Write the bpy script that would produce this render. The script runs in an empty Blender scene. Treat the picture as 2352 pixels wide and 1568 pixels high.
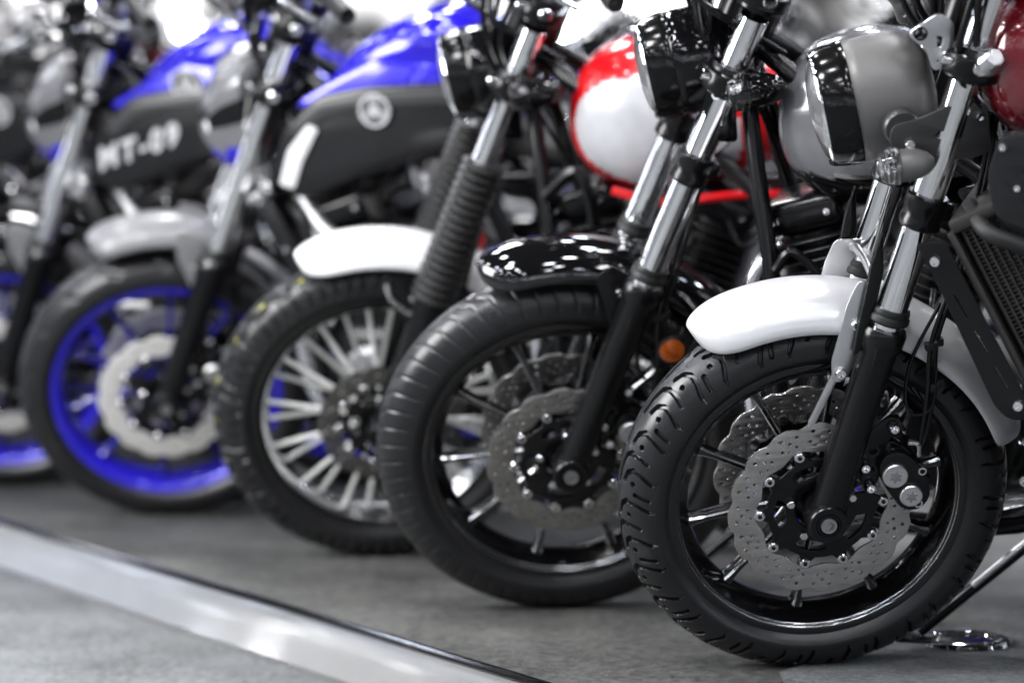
import bpy, bmesh, math, random
import numpy as np
from mathutils import Matrix, Vector, Quaternion
random.seed(7)
rad = math.radians
scene = bpy.context.scene
COL = scene.collection

# ------------------------------------------------------------------ materials
MATS = {}
def mk(name, col, rough=.4, metal=0., coat=0., nscale=40., namp=.12, bump=0., bscale=200., emit=0., trans=0., ior=1.5, rvar=.15):
    m = bpy.data.materials.new(name); m.use_nodes = True
    nt = m.node_tree; N = nt.nodes; L = nt.links
    b = N['Principled BSDF']
    b.inputs['Metallic'].default_value = metal
    b.inputs['Coat Weight'].default_value = coat
    b.inputs['Coat Roughness'].default_value = .03
    b.inputs['IOR'].default_value = ior
    b.inputs['Transmission Weight'].default_value = trans
    tc = N.new('ShaderNodeTexCoord')
    no = N.new('ShaderNodeTexNoise'); no.inputs['Scale'].default_value = nscale; no.inputs['Detail'].default_value = 4
    L.new(tc.outputs['Object'], no.inputs['Vector'])
    mx = N.new('ShaderNodeMix'); mx.data_type = 'RGBA'
    mx.inputs['A'].default_value = (*[c*(1-namp) for c in col], 1)
    mx.inputs['B'].default_value = (*[min(1, c*(1+namp)) for c in col], 1)
    L.new(no.outputs['Fac'], mx.inputs['Factor']); L.new(mx.outputs['Result'], b.inputs['Base Color'])
    mr = N.new('ShaderNodeMapRange')
    mr.inputs['To Min'].default_value = max(.0, rough*(1-rvar)); mr.inputs['To Max'].default_value = min(1, rough*(1+rvar))
    L.new(no.outputs['Fac'], mr.inputs['Value']); L.new(mr.outputs['Result'], b.inputs['Roughness'])
    if bump > 0:
        n2 = N.new('ShaderNodeTexNoise'); n2.inputs['Scale'].default_value = bscale; n2.inputs['Detail'].default_value = 3
        L.new(tc.outputs['Object'], n2.inputs['Vector'])
        bp = N.new('ShaderNodeBump'); bp.inputs['Strength'].default_value = bump; bp.inputs['Distance'].default_value = .002
        L.new(n2.outputs['Fac'], bp.inputs['Height']); L.new(bp.outputs['Normal'], b.inputs['Normal'])
    if emit > 0:
        b.inputs['Emission Color'].default_value = (*col, 1); b.inputs['Emission Strength'].default_value = emit
    MATS[name] = m
    return m
mk('black_gloss', (.003,.003,.0035), .07, 0, 0, ior=1.42)
mk('black_lacquer', (.003,.003,.0035), .05, 0, .5)
mk('ring_black', (.004,.004,.004), .13, 0, 0, ior=1.34)
mk('black_satin', (.0035,.0035,.004), .23, 0, 0, ior=1.38)
mk('black_matte', (.009,.009,.009), .5, 0, 0, bump=.15, bscale=600, ior=1.4)
mk('rim_black', (.003,.003,.0035), .13, .0, .3)
mk('machined', (.72,.72,.73), .25, 1)
mk('rubber', (.009,.009,.010), .30, 0, 0, nscale=25, namp=.3, bump=.10, bscale=500, rvar=.25, ior=1.48)
mk('chrome', (.92,.92,.94), .05, 1)
mk('chrome_dull', (.7,.7,.72), .18, 1)
mk('spoke_steel', (.93,.94,.87), .35, .5)
mk('aluminium', (.7,.7,.71), .30, 1, bump=.1, bscale=500)
mk('cast_aluminium', (.36,.36,.37), .40, .9, bump=.3, bscale=400)
mk('disc_steel', (.40,.39,.38), .26, .8, nscale=30, namp=.25)
mk('disc_mid', (.26,.25,.24), .3, .85, nscale=30, namp=.25)
mk('disc_dark', (.12,.115,.11), .34, .8, nscale=60, namp=.15)
mk('disc_bright', (.80,.78,.75), .35, .6)
mk('silver_paint', (.56,.56,.57), .3, .3, .35, nscale=400, namp=.05)
mk('white_paint', (.70,.70,.70), .25, 0, .6)
mk('panel_white', (.40,.40,.42), .3, 0, .5)
mk('grey_paint', (.15,.15,.155), .36, .0, .2)
mk('badge_grey', (.05,.05,.052), .3, .0, .3)
mk('nose_grey', (.20,.20,.21), .24, .5, .5)
mk('bucket_grey', (.115,.112,.108), .40, .25, 0, nscale=300, namp=.06)
mk('bracket_grey', (.04,.04,.04), .36, .3, .1)
mk('tank_grey', (.13,.13,.14), .2, .2, .7)
mk('dark_panel', (.008,.008,.009), .26, .1, .2, ior=1.42)
mk('red_paint', (.50,.006,.010), .2, .1, .9)
mk('dark_red', (.10,.002,.007), .15, .2, 1)
mk('blue_paint', (.015,.006,.46), .17, .2, .9)
mk('blue_rim', (.020,.012,.48), .2, .15, .6)
mk('blue_spoke', (.010,.007,.20), .25, .15, .4)
mk('engine_black', (.007,.007,.008), .30, .2, 0, bump=.3, bscale=300, ior=1.45)
mk('radiator_frame', (.045,.042,.040), .36, .6, 0, bump=.2, bscale=400)
mk('radiator_core', (.004,.004,.004), .5)
mk('glass', (1,1,1), .02, 0, 0, namp=0, trans=1)
mk('lens_white', (.8,.8,.82), .1, 0, 1)
mk('amber', (.33,.065,.006), .15, 0, 1, nscale=220, namp=.7, emit=.02)
mk('red_lens', (.5,.01,.01), .15, 0, 1)
mk('seat_vinyl', (.012,.012,.012), .5, bump=.3, bscale=250)
mk('yellow_mark', (.5,.48,.05), .5)
mk('decal_white', (.58,.58,.58), .4)
mk('decal_grey', (.45,.45,.46), .4)

def carpet(name, col, rough=.85, mot=1., fs=120):
    m = bpy.data.materials.new(name); m.use_nodes = True
    nt = m.node_tree; N = nt.nodes; L = nt.links; b = N['Principled BSDF']
    tc = N.new('ShaderNodeTexCoord')
    n1 = N.new('ShaderNodeTexNoise'); n1.inputs['Scale'].default_value = 3.2; n1.inputs['Detail'].default_value = 8; n1.inputs['Roughness'].default_value=.7
    n2 = N.new('ShaderNodeTexNoise'); n2.inputs['Scale'].default_value = fs; n2.inputs['Detail'].default_value = 4; n2.inputs['Roughness'].default_value=.75
    n3 = N.new('ShaderNodeTexVoronoi'); n3.inputs['Scale'].default_value = 75
    for n in (n1,n2,n3): L.new(tc.outputs['Object'], n.inputs['Vector'])
    a = N.new('ShaderNodeMath'); a.operation='MULTIPLY_ADD'; a.inputs[1].default_value=1.2
    L.new(n2.outputs['Fac'], a.inputs[0]); L.new(n1.outputs['Fac'], a.inputs[2])
    mr = N.new('ShaderNodeMapRange'); mr.inputs['From Min'].default_value=.85; mr.inputs['From Max'].default_value=1.35
    L.new(a.outputs[0], mr.inputs['Value'])
    mx = N.new('ShaderNodeMix'); mx.data_type='RGBA'
    mx.inputs['A'].default_value=(*[c*max(.1,1-.45*mot) for c in col],1); mx.inputs['B'].default_value=(*[c*(1+.45*mot) for c in col],1)
    L.new(mr.outputs['Result'], mx.inputs['Factor'])
    lt = N.new('ShaderNodeMath'); lt.operation='LESS_THAN'; lt.inputs[1].default_value=.17
    L.new(n3.outputs['Distance'], lt.inputs[0])
    m2 = N.new('ShaderNodeMix'); m2.data_type='RGBA'; m2.inputs['B'].default_value=(*[min(.8,c*2.4) for c in col],1)
    L.new(mx.outputs['Result'], m2.inputs['A'])
    ms = N.new('ShaderNodeMath'); ms.operation='MULTIPLY'; ms.inputs[1].default_value=min(.7,.4*mot)
    L.new(lt.outputs[0], ms.inputs[0]); L.new(ms.outputs[0], m2.inputs['Factor'])
    L.new(m2.outputs['Result'], b.inputs['Base Color'])
    b.inputs['Roughness'].default_value = rough
    bp = N.new('ShaderNodeBump'); bp.inputs['Strength'].default_value=.8; bp.inputs['Distance'].default_value=.006
    L.new(n2.outputs['Fac'], bp.inputs['Height']); L.new(bp.outputs['Normal'], b.inputs['Normal'])
    MATS[name] = m
carpet('carpet_dark', (.062,.063,.058), .55, 1.6, 45)
carpet('carpet_light', (.10,.105,.107), .9, 1.2, 80)
mk('fascia_grey', (.13,.13,.13), .13, .1, .5, nscale=2.0, namp=.5)
mk('trim_metal', (.6,.6,.6), .12, 1)

# ------------------------------------------------------------------ mesh builder
class MB:
    def __init__(s): s.v=[]; s.f=[]; s.m=[]; s.mats=[]
    def mi(s, mat):
        if mat not in s.mats: s.mats.append(mat)
        return s.mats.index(mat)
    def add(s, verts, faces, mat, M=None):
        o = len(s.v)
        if M is not None: verts = [M @ Vector(p) for p in verts]
        s.v.extend([tuple(p) for p in verts])
        s.f.extend([tuple(i+o for i in f) for f in faces])
        if isinstance(mat, list): s.m.extend([s.mi(x) for x in mat])
        else: s.m.extend([s.mi(mat)]*len(faces))
    def obj(s, name, parent=None, M=None, weld=True, ang=38):
        me = bpy.data.meshes.new(name)
        me.from_pydata(s.v, [], s.f)
        me.polygons.foreach_set('material_index', s.m)
        for x in s.mats: me.materials.append(MATS[x])
        if weld:
            bm = bmesh.new(); bm.from_mesh(me)
            bmesh.ops.remove_doubles(bm, verts=bm.verts, dist=1e-5)
            bmesh.ops.recalc_face_normals(bm, faces=bm.faces)
            bm.to_mesh(me); bm.free()
        me.polygons.foreach_set('use_smooth', [True]*len(me.polygons))
        me.update()
        me.set_sharp_from_angle(angle=rad(ang))
        ob = bpy.data.objects.new(name, me); COL.objects.link(ob)
        if parent: ob.parent = parent
        if M is not None: ob.matrix_local = M
        return ob
def empty(name, parent=None, M=None):
    ob = bpy.data.objects.new(name, None); COL.objects.link(ob); ob.empty_display_size=.1
    if parent: ob.parent = parent
    if M is not None: ob.matrix_local = M
    return ob

AXY = Matrix(((1,0,0,0),(0,0,1,0),(0,-1,0,0),(0,0,0,1)))    # local z -> y
AYN = Matrix(((1,0,0,0),(0,0,-1,0),(0,1,0,0),(0,0,0,1)))    # local z -> -y
AXX = Matrix(((0,0,1,0),(1,0,0,0),(0,1,0,0),(0,0,0,1)))     # local z -> x
def T(x,y,z): return Matrix.Translation((x,y,z))
def dirM(p0, p1):
    d = Vector(p1)-Vector(p0)
    return Matrix.Translation(p0) @ d.to_track_quat('Z','Y').to_matrix().to_4x4()
def lathe(mb, prof, mat, M=None, n=40, closed=False):
    v=[]; f=[]; k=len(prof)
    for i in range(n):
        a=2*math.pi*i/n; c,s_=math.cos(a),math.sin(a)
        for r,h in prof: v.append((r*c,r*s_,h))
    for i in range(n):
        j=(i+1)%n
        for q in range(k if closed else k-1):
            q2=(q+1)%k
            f.append((i*k+q, j*k+q, j*k+q2, i*k+q2))
    mb.add(v,f,mat,M)
def cyl(mb, p0, p1, r, mat, n=20, b=None, r1=None):
    h=(Vector(p1)-Vector(p0)).length
    if r1 is None: r1=r
    if b is None: b=min(r*.15, h*.2)
    lathe(mb, [(0,0),(r-b,0),(r,b),(r1,h-b),(r1-b,h),(0,h)], mat, dirM(p0,p1), n)
def catmull(pts, sub=8):
    P=[Vector(p) for p in pts]
    if len(P)<3: return P
    P=[P[0]*2-P[1]]+P+[P[-1]*2-P[-2]]
    out=[]
    for i in range(1,len(P)-2):
        for k in range(sub):
            t=k/sub
            a,b,c,d=P[i-1],P[i],P[i+1],P[i+2]
            out.append(.5*((2*b)+(c-a)*t+(2*a-5*b+4*c-d)*t*t+(3*b-a-3*c+d)*t**3))
    out.append(P[-2]); return out
def tube(mb, pts, r, mat, n=10, smooth=True, sub=8):
    P=catmull(pts,sub) if smooth else [Vector(p) for p in pts]
    k=len(P); v=[]; f=[]
    t0=(P[1]-P[0]).normalized()
    up=Vector((0,0,1)) if abs(t0.z)<.9 else Vector((1,0,0))
    nrm=(up-t0*up.dot(t0)).normalized()
    for i,p in enumerate(P):
        t=((P[min(i+1,k-1)]-P[max(i-1,0)])).normalized()
        nrm=(nrm-t*nrm.dot(t)).normalized(); bi=t.cross(nrm)
        rr=r(i/(k-1)) if callable(r) else r
        for j in range(n):
            a=2*math.pi*j/n
            v.append(p+(nrm*math.cos(a)+bi*math.sin(a))*rr)
    for i in range(k-1):
        for j in range(n):
            j2=(j+1)%n
            f.append((i*n+j,i*n+j2,(i+1)*n+j2,(i+1)*n+j))
    f.append(tuple(range(n))); f.append(tuple((k-1)*n+j for j in range(n))[::-1])
    mb.add(v,f,mat)
def box(mb, size, M, mat, b=.004, seg=2):
    bm=bmesh.new(); bmesh.ops.create_cube(bm,size=1)
    for v in bm.verts: v.co=Vector((v.co.x*size[0],v.co.y*size[1],v.co.z*size[2]))
    b=min(b,min(size)*.45)
    bmesh.ops.bevel(bm,geom=bm.edges[:],offset=b,segments=seg,affect='EDGES',profile=.5)
    bm.verts.ensure_lookup_table()
    mb.add([v.co.copy() for v in bm.verts],[tuple(v.index for v in f.verts) for f in bm.faces],mat,M); bm.free()
def ball(mb, c, r, mat, n=20, M=None):
    prof=[(math.sin(math.pi*i/12), -math.cos(math.pi*i/12)) for i in range(13)]
    S=Matrix.Diagonal((*(r if hasattr(r,'__len__') else (r,r,r)),1))
    MM=Matrix.Translation(c)@(M if M is not None else Matrix.Identity(4))@S
    lathe(mb,prof,mat,MM,n)
def plate(mb, outer, holes, th, bev, M, mat):
    cu=bpy.data.curves.new('tmp','CURVE'); cu.dimensions='2D'; cu.fill_mode='BOTH'
    for poly in [outer]+list(holes):
        sp=cu.splines.new('POLY'); sp.points.add(len(poly)-1); sp.use_cyclic_u=True
        for i,p in enumerate(poly): sp.points[i].co=(p[0],p[1],0,1)
    cu.extrude=max(1e-5,th/2-bev); cu.bevel_depth=bev; cu.bevel_resolution=1
    ob=bpy.data.objects.new('tmp',cu); COL.objects.link(ob)
    dg=bpy.context.evaluated_depsgraph_get(); dg.update()
    me=bpy.data.meshes.new_from_object(ob.evaluated_get(dg))
    xs=[p[0] for p in outer]; ys=[p[1] for p in outer]
    x0,x1,y0,y1=min(xs)-bev*1.6,max(xs)+bev*1.6,min(ys)-bev*1.6,max(ys)+bev*1.6
    vv=[Vector((min(max(v.co.x,x0),x1),min(max(v.co.y,y0),y1),v.co.z)) for v in me.vertices]
    mb.add(vv,[tuple(p.vertices) for p in me.polygons],mat,M)
    bpy.data.objects.remove(ob); bpy.data.curves.remove(cu); bpy.data.meshes.remove(me)
def XZ(y): return Matrix(((1,0,0,0),(0,0,-1,y),(0,1,0,0),(0,0,0,1)))
def circ(cx,cy,r,n=14): return [(cx+r*math.cos(2*math.pi*i/n),cy+r*math.sin(2*math.pi*i/n)) for i in range(n)]
def rnd(poly, r=.01, seg=3):
    out=[]; k=len(poly)
    for i in range(k):
        p=Vector(poly[i]); a=Vector(poly[i-1]); c=Vector(poly[(i+1)%k])
        d1=(a-p); d2=(c-p); q=min(r,d1.length*.45,d2.length*.45)
        s=p+d1.normalized()*q; e=p+d2.normalized()*q
        for j in range(seg+1):
            t=j/seg
            out.append(tuple(s*(1-t)**2+p*2*t*(1-t)+e*t*t))
    return out
def SM(sd): return AXY if sd>0 else AYN
def bolt(mb, x,y,z, r, mat='chrome_dull', side=-1, h=.008):
    lathe(mb,[(r*1.0,0),(r,h*.55),(r*.8,h),(r*.5,h),(r*.45,h*.4),(0,h*.4)],mat,T(x,y,z)@SM(side),18)
def loft(mb, secs, mat, n=40, pw=2.4, matfn=None):
    v=[]; f=[]; mm=[]
    k=len(secs)
    for s in secs:
        x,zt,zb,hw=s[:4]; zc=(zt+zb)/2; hh=(zt-zb)/2
        for j in range(n):
            a=2*math.pi*j/n; c,s_=math.cos(a),math.sin(a)
            v.append((x, hw*math.copysign(abs(c)**(2/pw),c), zc+hh*math.copysign(abs(s_)**(2/pw),s_)))
    for i in range(k-1):
        for j in range(n):
            j2=(j+1)%n
            f.append((i*n+j,(i+1)*n+j,(i+1)*n+j2,i*n+j2))
    f.append(tuple(range(n))); f.append(tuple((k-1)*n+j for j in range(n)))
    if matfn:
        for q in f:
            c=sum((Vector(v[i]) for i in q),Vector())/len(q); mm.append(matfn(c))
        mb.add(v,f,mm)
    else: mb.add(v,f,mat)
def interp_secs(keys, n):
    ks=np.array(keys,float); t=np.linspace(0,len(keys)-1,n); out=[]
    for q in t:
        i=min(int(q),len(keys)-2); u=q-i
        a=ks[max(i-1,0)];b=ks[i];c=ks[i+1];d=ks[min(i+2,len(keys)-1)]
        out.append(tuple(.5*((2*b)+(c-a)*u+(2*a-5*b+4*c-d)*u*u+(3*b-a-3*c+d)*u**3)))
    return out

# ------------------------------------------------------------------ tyre
def tyre(name, parent, M, R, w, rimR, tread='street', NT=720, NP=64):
    Rm=rimR+(R-rimR)*.38
    phi=np.concatenate([np.linspace(-140,-82,8)[:-1], np.linspace(-82,82,NP), np.linspace(82,140,8)[1:]])
    ph=np.radians(phi)
    y=(w/2)*np.sin(ph)
    r=np.where(np.abs(phi)<=90, Rm+(R-Rm)*np.cos(ph), Rm+(Rm-rimR)*1.25*np.cos(ph))
    th=np.arange(NT)*2*np.pi/NT
    A,PH=np.meshgrid(th,ph,indexing='ij')
    sarc=np.concatenate([[0],np.cumsum(np.hypot(np.diff(y),np.diff(r)))]); sarc-=np.interp(0,ph,sarc)
    S=np.broadcast_to(sarc,(NT,len(ph)))
    smax=np.interp(np.radians(80),ph,sarc)
    edge=.0014
    if tread=='street':
        npitch=16
        polys=[[(.0,.08),(.24,.10),(.40,.17),(.47,.32),(.48,.55),(.44,.78)],[(.08,.30),(.20,.36),(.27,.52),(.25,.72),(.16,.98)],[(.60,.24),(.74,.30),(.82,.46),(.80,.70),(.72,.99)],[(.08,.56),(.085,.57)],[(.62,.52),(.625,.53)],[(.94,.66),(.90,.97)]]
        gw=.0031; dp=.0072; edge=.0012
    elif tread=='cruiser': npitch=58; polys=[[(0,.08),(.5,.3),(.8,.75),(.9,1.0)]]; gw=.0016; dp=.0020
    elif tread=='dual': npitch=34; polys=[[(0,.12),(.5,.28),(.5,1.0)],[(.0,.28),(0,1.0)],[(.5,.5),(1,.5)]]; gw=.0035; dp=.006
    else: npitch=18; polys=[[(0,.2),(.6,.4),(.9,.8)]]; gw=.0025; dp=.004
    pitch=2*np.pi*R/npitch
    disp=np.zeros_like(A)
    along=(A*R)
    for side in (1,-1):
        loc=(along+(0 if side>0 else pitch*.5))
        Sx=S*side
        for poly in polys:
            for q in range(len(poly)-1):
                for sh in (-1,0,1):
                    a0=np.array([poly[q][0]*pitch+sh*pitch, poly[q][1]*smax]); a1=np.array([poly[q+1][0]*pitch+sh*pitch, poly[q+1][1]*smax])
                    d=a1-a0; L2=(d**2).sum()+1e-12
                    px=np.mod(loc,pitch)-a0[0]; py=Sx-a0[1]
                    t=np.clip((px*d[0]+py*d[1])/L2,0,1)
                    dist=np.hypot(px-t*d[0],py-t*d[1])
                    g=np.clip((gw+edge-dist)/edge,0,1)
                    disp=np.maximum(disp,np.where(Sx>-.002,g,0))
    nr=np.cos(PH); ny=np.sin(PH)
    Rr=r[None,:]-disp*dp*nr; Y=y[None,:]-disp*dp*ny
    aph=np.abs(np.degrees(PH)); Y=Y+np.sign(PH)*.0012*((aph>96)&(aph<112))
    X=Rr*np.sin(A); Z=Rr*np.cos(A)
    verts=np.stack([X,np.broadcast_to(Y,X.shape),Z],-1).reshape(-1,3)
    K=len(ph); i=np.arange(NT)[:,None]; j=np.arange(K-1)[None,:]; i2=(i+1)%NT
    faces=np.stack([i*K+j,i*K+j+1,i2*K+j+1,i2*K+j],-1).reshape(-1,4)
    me=bpy.data.meshes.new(name); me.from_pydata(verts.tolist(),[],faces.tolist())
    me.materials.append(MATS['rubber'])
    if tread=='dual':
        me.materials.append(MATS['yellow_mark'])
        mi=np.zeros((NT,K-1),int); jj=int(np.argmin(np.abs(phi+20)))
        seg=((np.arange(NT)%40)<7)
        mi[seg,jj]=1
        me.polygons.foreach_set('material_index',mi.reshape(-1).tolist())
    me.polygons.foreach_set('use_smooth',[True]*len(me.polygons)); me.update()
    me.set_sharp_from_angle(angle=rad(40))
    ob=bpy.data.objects.new(name,me); COL.objects.link(ob); ob.parent=parent
    if M is not None: ob.matrix_local=M
    return ob

def brake_disc(parent, y, R=.149, ri=.104, mat='disc_steel', holes=True, lobes=16, hub=True):
    mb=MB()
    n=320
    def rr(a,base,amp,l): return base-amp*(.5-.5*math.cos(l*a))**2.2
    s=R/.149
    outer=[(rr(a,R,.006,lobes)*math.cos(a),rr(a,R,.006,lobes)*math.sin(a)) for a in [2*math.pi*i/n for i in range(n)]]
    inner=[((ri+.004*math.cos(10*a))*math.cos(a),(ri+.004*math.cos(10*a))*math.sin(a)) for a in [2*math.pi*i/120 for i in range(120)]]
    hs=[inner]
    if holes:
        for i in range(lobes):
            a2=2*math.pi*i/lobes
            for (q,ad,hr) in ((.118,-.10,.0032),(.127,-.03,.0036),(.137,.05,.0038),(.120,.10,.0032),(.134,-.14,.0036),(.113,.02,.0028)):
                hs.append(circ(q*s*math.cos(a2+ad),q*s*math.sin(a2+ad),hr,10))
    plate(mb,outer,hs,.005,.0006,XZ(y),mat)
    ob=mb.obj('brake_disc',parent)
    m2=MB()
    k=10; pts=[]; c=ri/.104
    for i in range(200):
        a=2*math.pi*i/200; q=(.086+.014*max(0,math.cos(k*a))**1.5)*c; pts.append((q*math.cos(a),q*math.sin(a)))
    hl=[circ(0,0,.042*c,40)]
    for i in range(5):
        a=2*math.pi*(i+.5)/5
        hl.append([(q*c*math.cos(a+d),q*c*math.sin(a+d)) for q,d in ((.058,-.3),(.074,-.38),(.076,-.2),(.077,0),(.076,.2),(.074,.38),(.058,.3),(.057,0))])
    plate(m2,pts,hl,.007,.001,XZ(y),'black_satin')
    sd=-1 if y<0 else 1
    for i in range(k):
        a=2*math.pi*i/k
        x,z=.099*c*math.cos(a),.099*c*math.sin(a)
        cyl(m2,(x,y-.006,z),(x,y+.006,z),.0085,'chrome_dull',18)
        cyl(m2,(x,y+sd*.0055,z),(x,y+sd*.0075,z),.0035,'black_satin',12)
    for i in range(5):
        a=2*math.pi*i/5+.3
        x,z=.052*math.cos(a),.052*math.sin(a)
        cyl(m2,(x,y-.012,z),(x,y+.010,z),.007,'chrome_dull',6,b=.001)
    m2.obj('disc_carrier',ob)
    return ob

def wheel(root, M, name, cfg, R, w, rimR, front=True):
    W=empty(name,root,M)
    tyre('tyre',W,None,R,w,rimR,cfg.get('tread','street'),cfg.get('NT',720),cfg.get('NP',56))
    mb=MB(); rm=cfg.get('rim','rim_black'); sp=cfg.get('spokes','cast')
    hwid=w*.40
    prof=[(rimR+.010,-hwid),(rimR+.011,-hwid+.003),(rimR+.003,-hwid+.008),(rimR-.004,-hwid+.014),(rimR-.014,-hwid*.45),(rimR-.016,0),(rimR-.014,hwid*.45),(rimR-.004,hwid-.014),(rimR+.003,hwid-.008),(rimR+.011,hwid-.003),(rimR+.010,hwid),
          (rimR+.005,hwid+.001),(rimR-.006,hwid-.002),(rimR-.012,hwid-.010),(rimR-.016,hwid*.55),(rimR-.027,hwid*.3),(rimR-.030,0),(rimR-.027,-hwid*.3),(rimR-.016,-hwid*.55),(rimR-.012,-hwid+.010),(rimR-.006,-hwid+.002),(rimR+.005,-hwid-.001)]
    if sp=='wire' or rm=='blue_rim':
        prof=[(r if r>rimR-.015 else rimR-.016+(r-rimR+.016)*.3,h) for r,h in prof]
    lathe(mb,prof,rm,AXY,128,closed=True)
    if sp=='wire':
        lathe(mb,[(rimR-.0095,-hwid+.006),(rimR-.0150,-hwid+.012),(rimR-.0190,-hwid*.5),(rimR-.0225,-hwid*.25),(rimR-.0235,0),(rimR-.0225,hwid*.25),(rimR-.0190,hwid*.5),(rimR-.0150,hwid-.012)],'chrome_dull',AXY,128)
    if sp=='cast':
        ns=cfg.get('nsp',10)
        sm='blue_spoke' if rm=='blue_rim' else rm
        edge=sm if rm=='blue_rim' else 'machined'
        for i in range(ns):
            a=2*math.pi*i/ns+cfg.get('spa',.13)
            ca,sa=math.cos(a),math.sin(a)
            v=[];f=[];fm=[]
            st=[(.036,.0120,.034),(.07,.0070,.028),(.12,.0048,.022),(rimR-.055,.0048,.020),(rimR-.036,.0062,.021),(rimR-.017,.012,.023)]
            for (q,hw,dy) in st:
                for (u,d) in ((-1,-.80),(-.55,-1),(.55,-1),(1,-.80),(.45,-.3),(.45,.3),(1,.75),(.75,1),(-.75,1),(-1,.75),(-.45,.3),(-.45,-.3)):
                    tx=hw*u
                    v.append((q*ca-tx*sa, dy*.75*d, q*sa+tx*ca))
            for s in range(len(st)-1):
                for j in range(12):
                    j2=(j+1)%12
                    f.append((s*12+j,s*12+j2,(s+1)*12+j2,(s+1)*12+j)); fm.append(edge if (j in(0,2) and 1<=s<=4) else sm)
            mb.add(v,f,fm)
        lathe(mb,[(0,-.052),(.020,-.052),(.022,-.045),(.043,-.043),(.045,-.030),(.038,-.02),(.038,.02),(.045,.03),(.043,.043),(.022,.045),(.020,.052),(0,.052)],'black_satin',AXY,48)
        if rm=='rim_black':
            lathe(mb,[(rimR-.0045,-hwid+.0012),(rimR-.0090,-hwid+.0058)],'machined',AXY,128)
    else:
        lathe(mb,[(0,-.06),(.024,-.06),(.04,-.055),(.05,-.045),(.05,-.035),(.03,-.028),(.028,.028),(.05,.035),(.05,.045),(.024,.06),(0,.06)],'black_satin',AXY,48)
    if sp=='wire':
        m3=MB(); nn=28
        for i in range(nn):
            a=2*math.pi*i/nn; side=-1 if i%2 else 1; off=.22 if side>0 else -.05
            a2=a+off
            tube(m3,[(.046*math.cos(a2),side*.040,.046*math.sin(a2)),((rimR-.021)*math.cos(a),side*.012,(rimR-.021)*math.sin(a))],.0048,'spoke_steel',8,smooth=False)
        mb.obj('rim',W); m3.obj('wire_spokes',W)
    else:
        mb.obj('rim',W)
    if front:
        dm=cfg.get('disc','disc_steel')
        if sp=='wire': brake_disc(W,-.068,R=.126,ri=.090,mat=dm)
        else:
            brake_disc(W,-.068,mat=dm,R=cfg.get('dR',.149),ri=cfg.get('dri',.104)); brake_disc(W,.068,mat=dm,R=cfg.get('dR',.149),ri=cfg.get('dri',.104))
    else:
        brake_disc(W,.07,R=.12,ri=.09,mat='disc_steel',holes=False)
    return W

def fender(root, M, name, R0, R1, a0, a1, hw, drop, mat, tip0=.3, tip1=.3):
    mb=MB(); NA=120; NTt=30; v=[]; f=[]
    us=[]
    for i in range(NA+1):
        q=i/NA; us.append(.5-.5*math.cos(math.pi*q))
    for layer in (0,1):
        for u in us:
            a=rad(a0+(a1-a0)*u)
            Rl=R0+(R1-R0)*min(1,u*1.6)
            wf=1.
            if u<tip0: q=(tip0-u)/tip0; wf=min(wf,max(0,1-q**2.6)**.42)
            if u>1-tip1: q=(u-1+tip1)/tip1; wf=min(wf,max(0,1-q**2.6)**.42)
            wf=max(wf,.02)
            for j in range(NTt+1):
                t=-1+2*j/NTt; an=t*rad(86)
                y=hw*wf*math.sin(an)/math.sin(rad(86)); r=Rl-drop*wf**.7*(1-math.cos(an))-(1-wf)*drop*.25-(.0035 if layer else 0)
                if layer: y*=.965
                v.append((r*math.sin(a),y,r*math.cos(a)))
    K=NTt+1; O=(NA+1)*K
    for i in range(NA):
        for j in range(NTt):
            f.append((i*K+j,i*K+j+1,(i+1)*K+j+1,(i+1)*K+j))
            f.append((O+i*K+j,O+(i+1)*K+j,O+(i+1)*K+j+1,O+i*K+j+1))
        for j in (0,NTt):
            f.append((i*K+j,(i+1)*K+j,O+(i+1)*K+j,O+i*K+j))
    for i in (0,NA):
        for j in range(NTt): f.append((i*K+j,i*K+j+1,O+i*K+j+1,O+i*K+j))
    mb.add(v,f,mat)
    return mb.obj(name,root,M,ang=60)

def emblem(parent, x,y,z,r,mat='chrome_dull',back=None):
    mb=MB()
    if back: plate(mb,circ(x,z,r*.95,40),[],.002,.0003,XZ(y+.003),back)
    plate(mb,circ(x,z,r,40),[circ(x,z,r*.86,40)],.004,.0005,XZ(y),mat)
    plate(mb,circ(x,z,r*.2,16),[],.004,.0005,XZ(y),mat)
    for k in range(3):
        a=rad(90+120*k); ca,sa=math.cos(a),math.sin(a)
        for off in (-.21,0,.21):
            p=[(-.04,0),(.04,0),(.04,.84 if off==0 else .60),(-.04,.84 if off==0 else .60)]
            pts=[]
            for (px,py) in p:
                px+=off; py=py+(.0 if off==0 else .15)
                pts.append((x+r*(px*-sa+py*ca), z+r*(px*ca+py*sa)))
            plate(mb,pts,[],.0036,.0003,XZ(y),mat)
    return mb.obj('emblem',parent)

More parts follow.
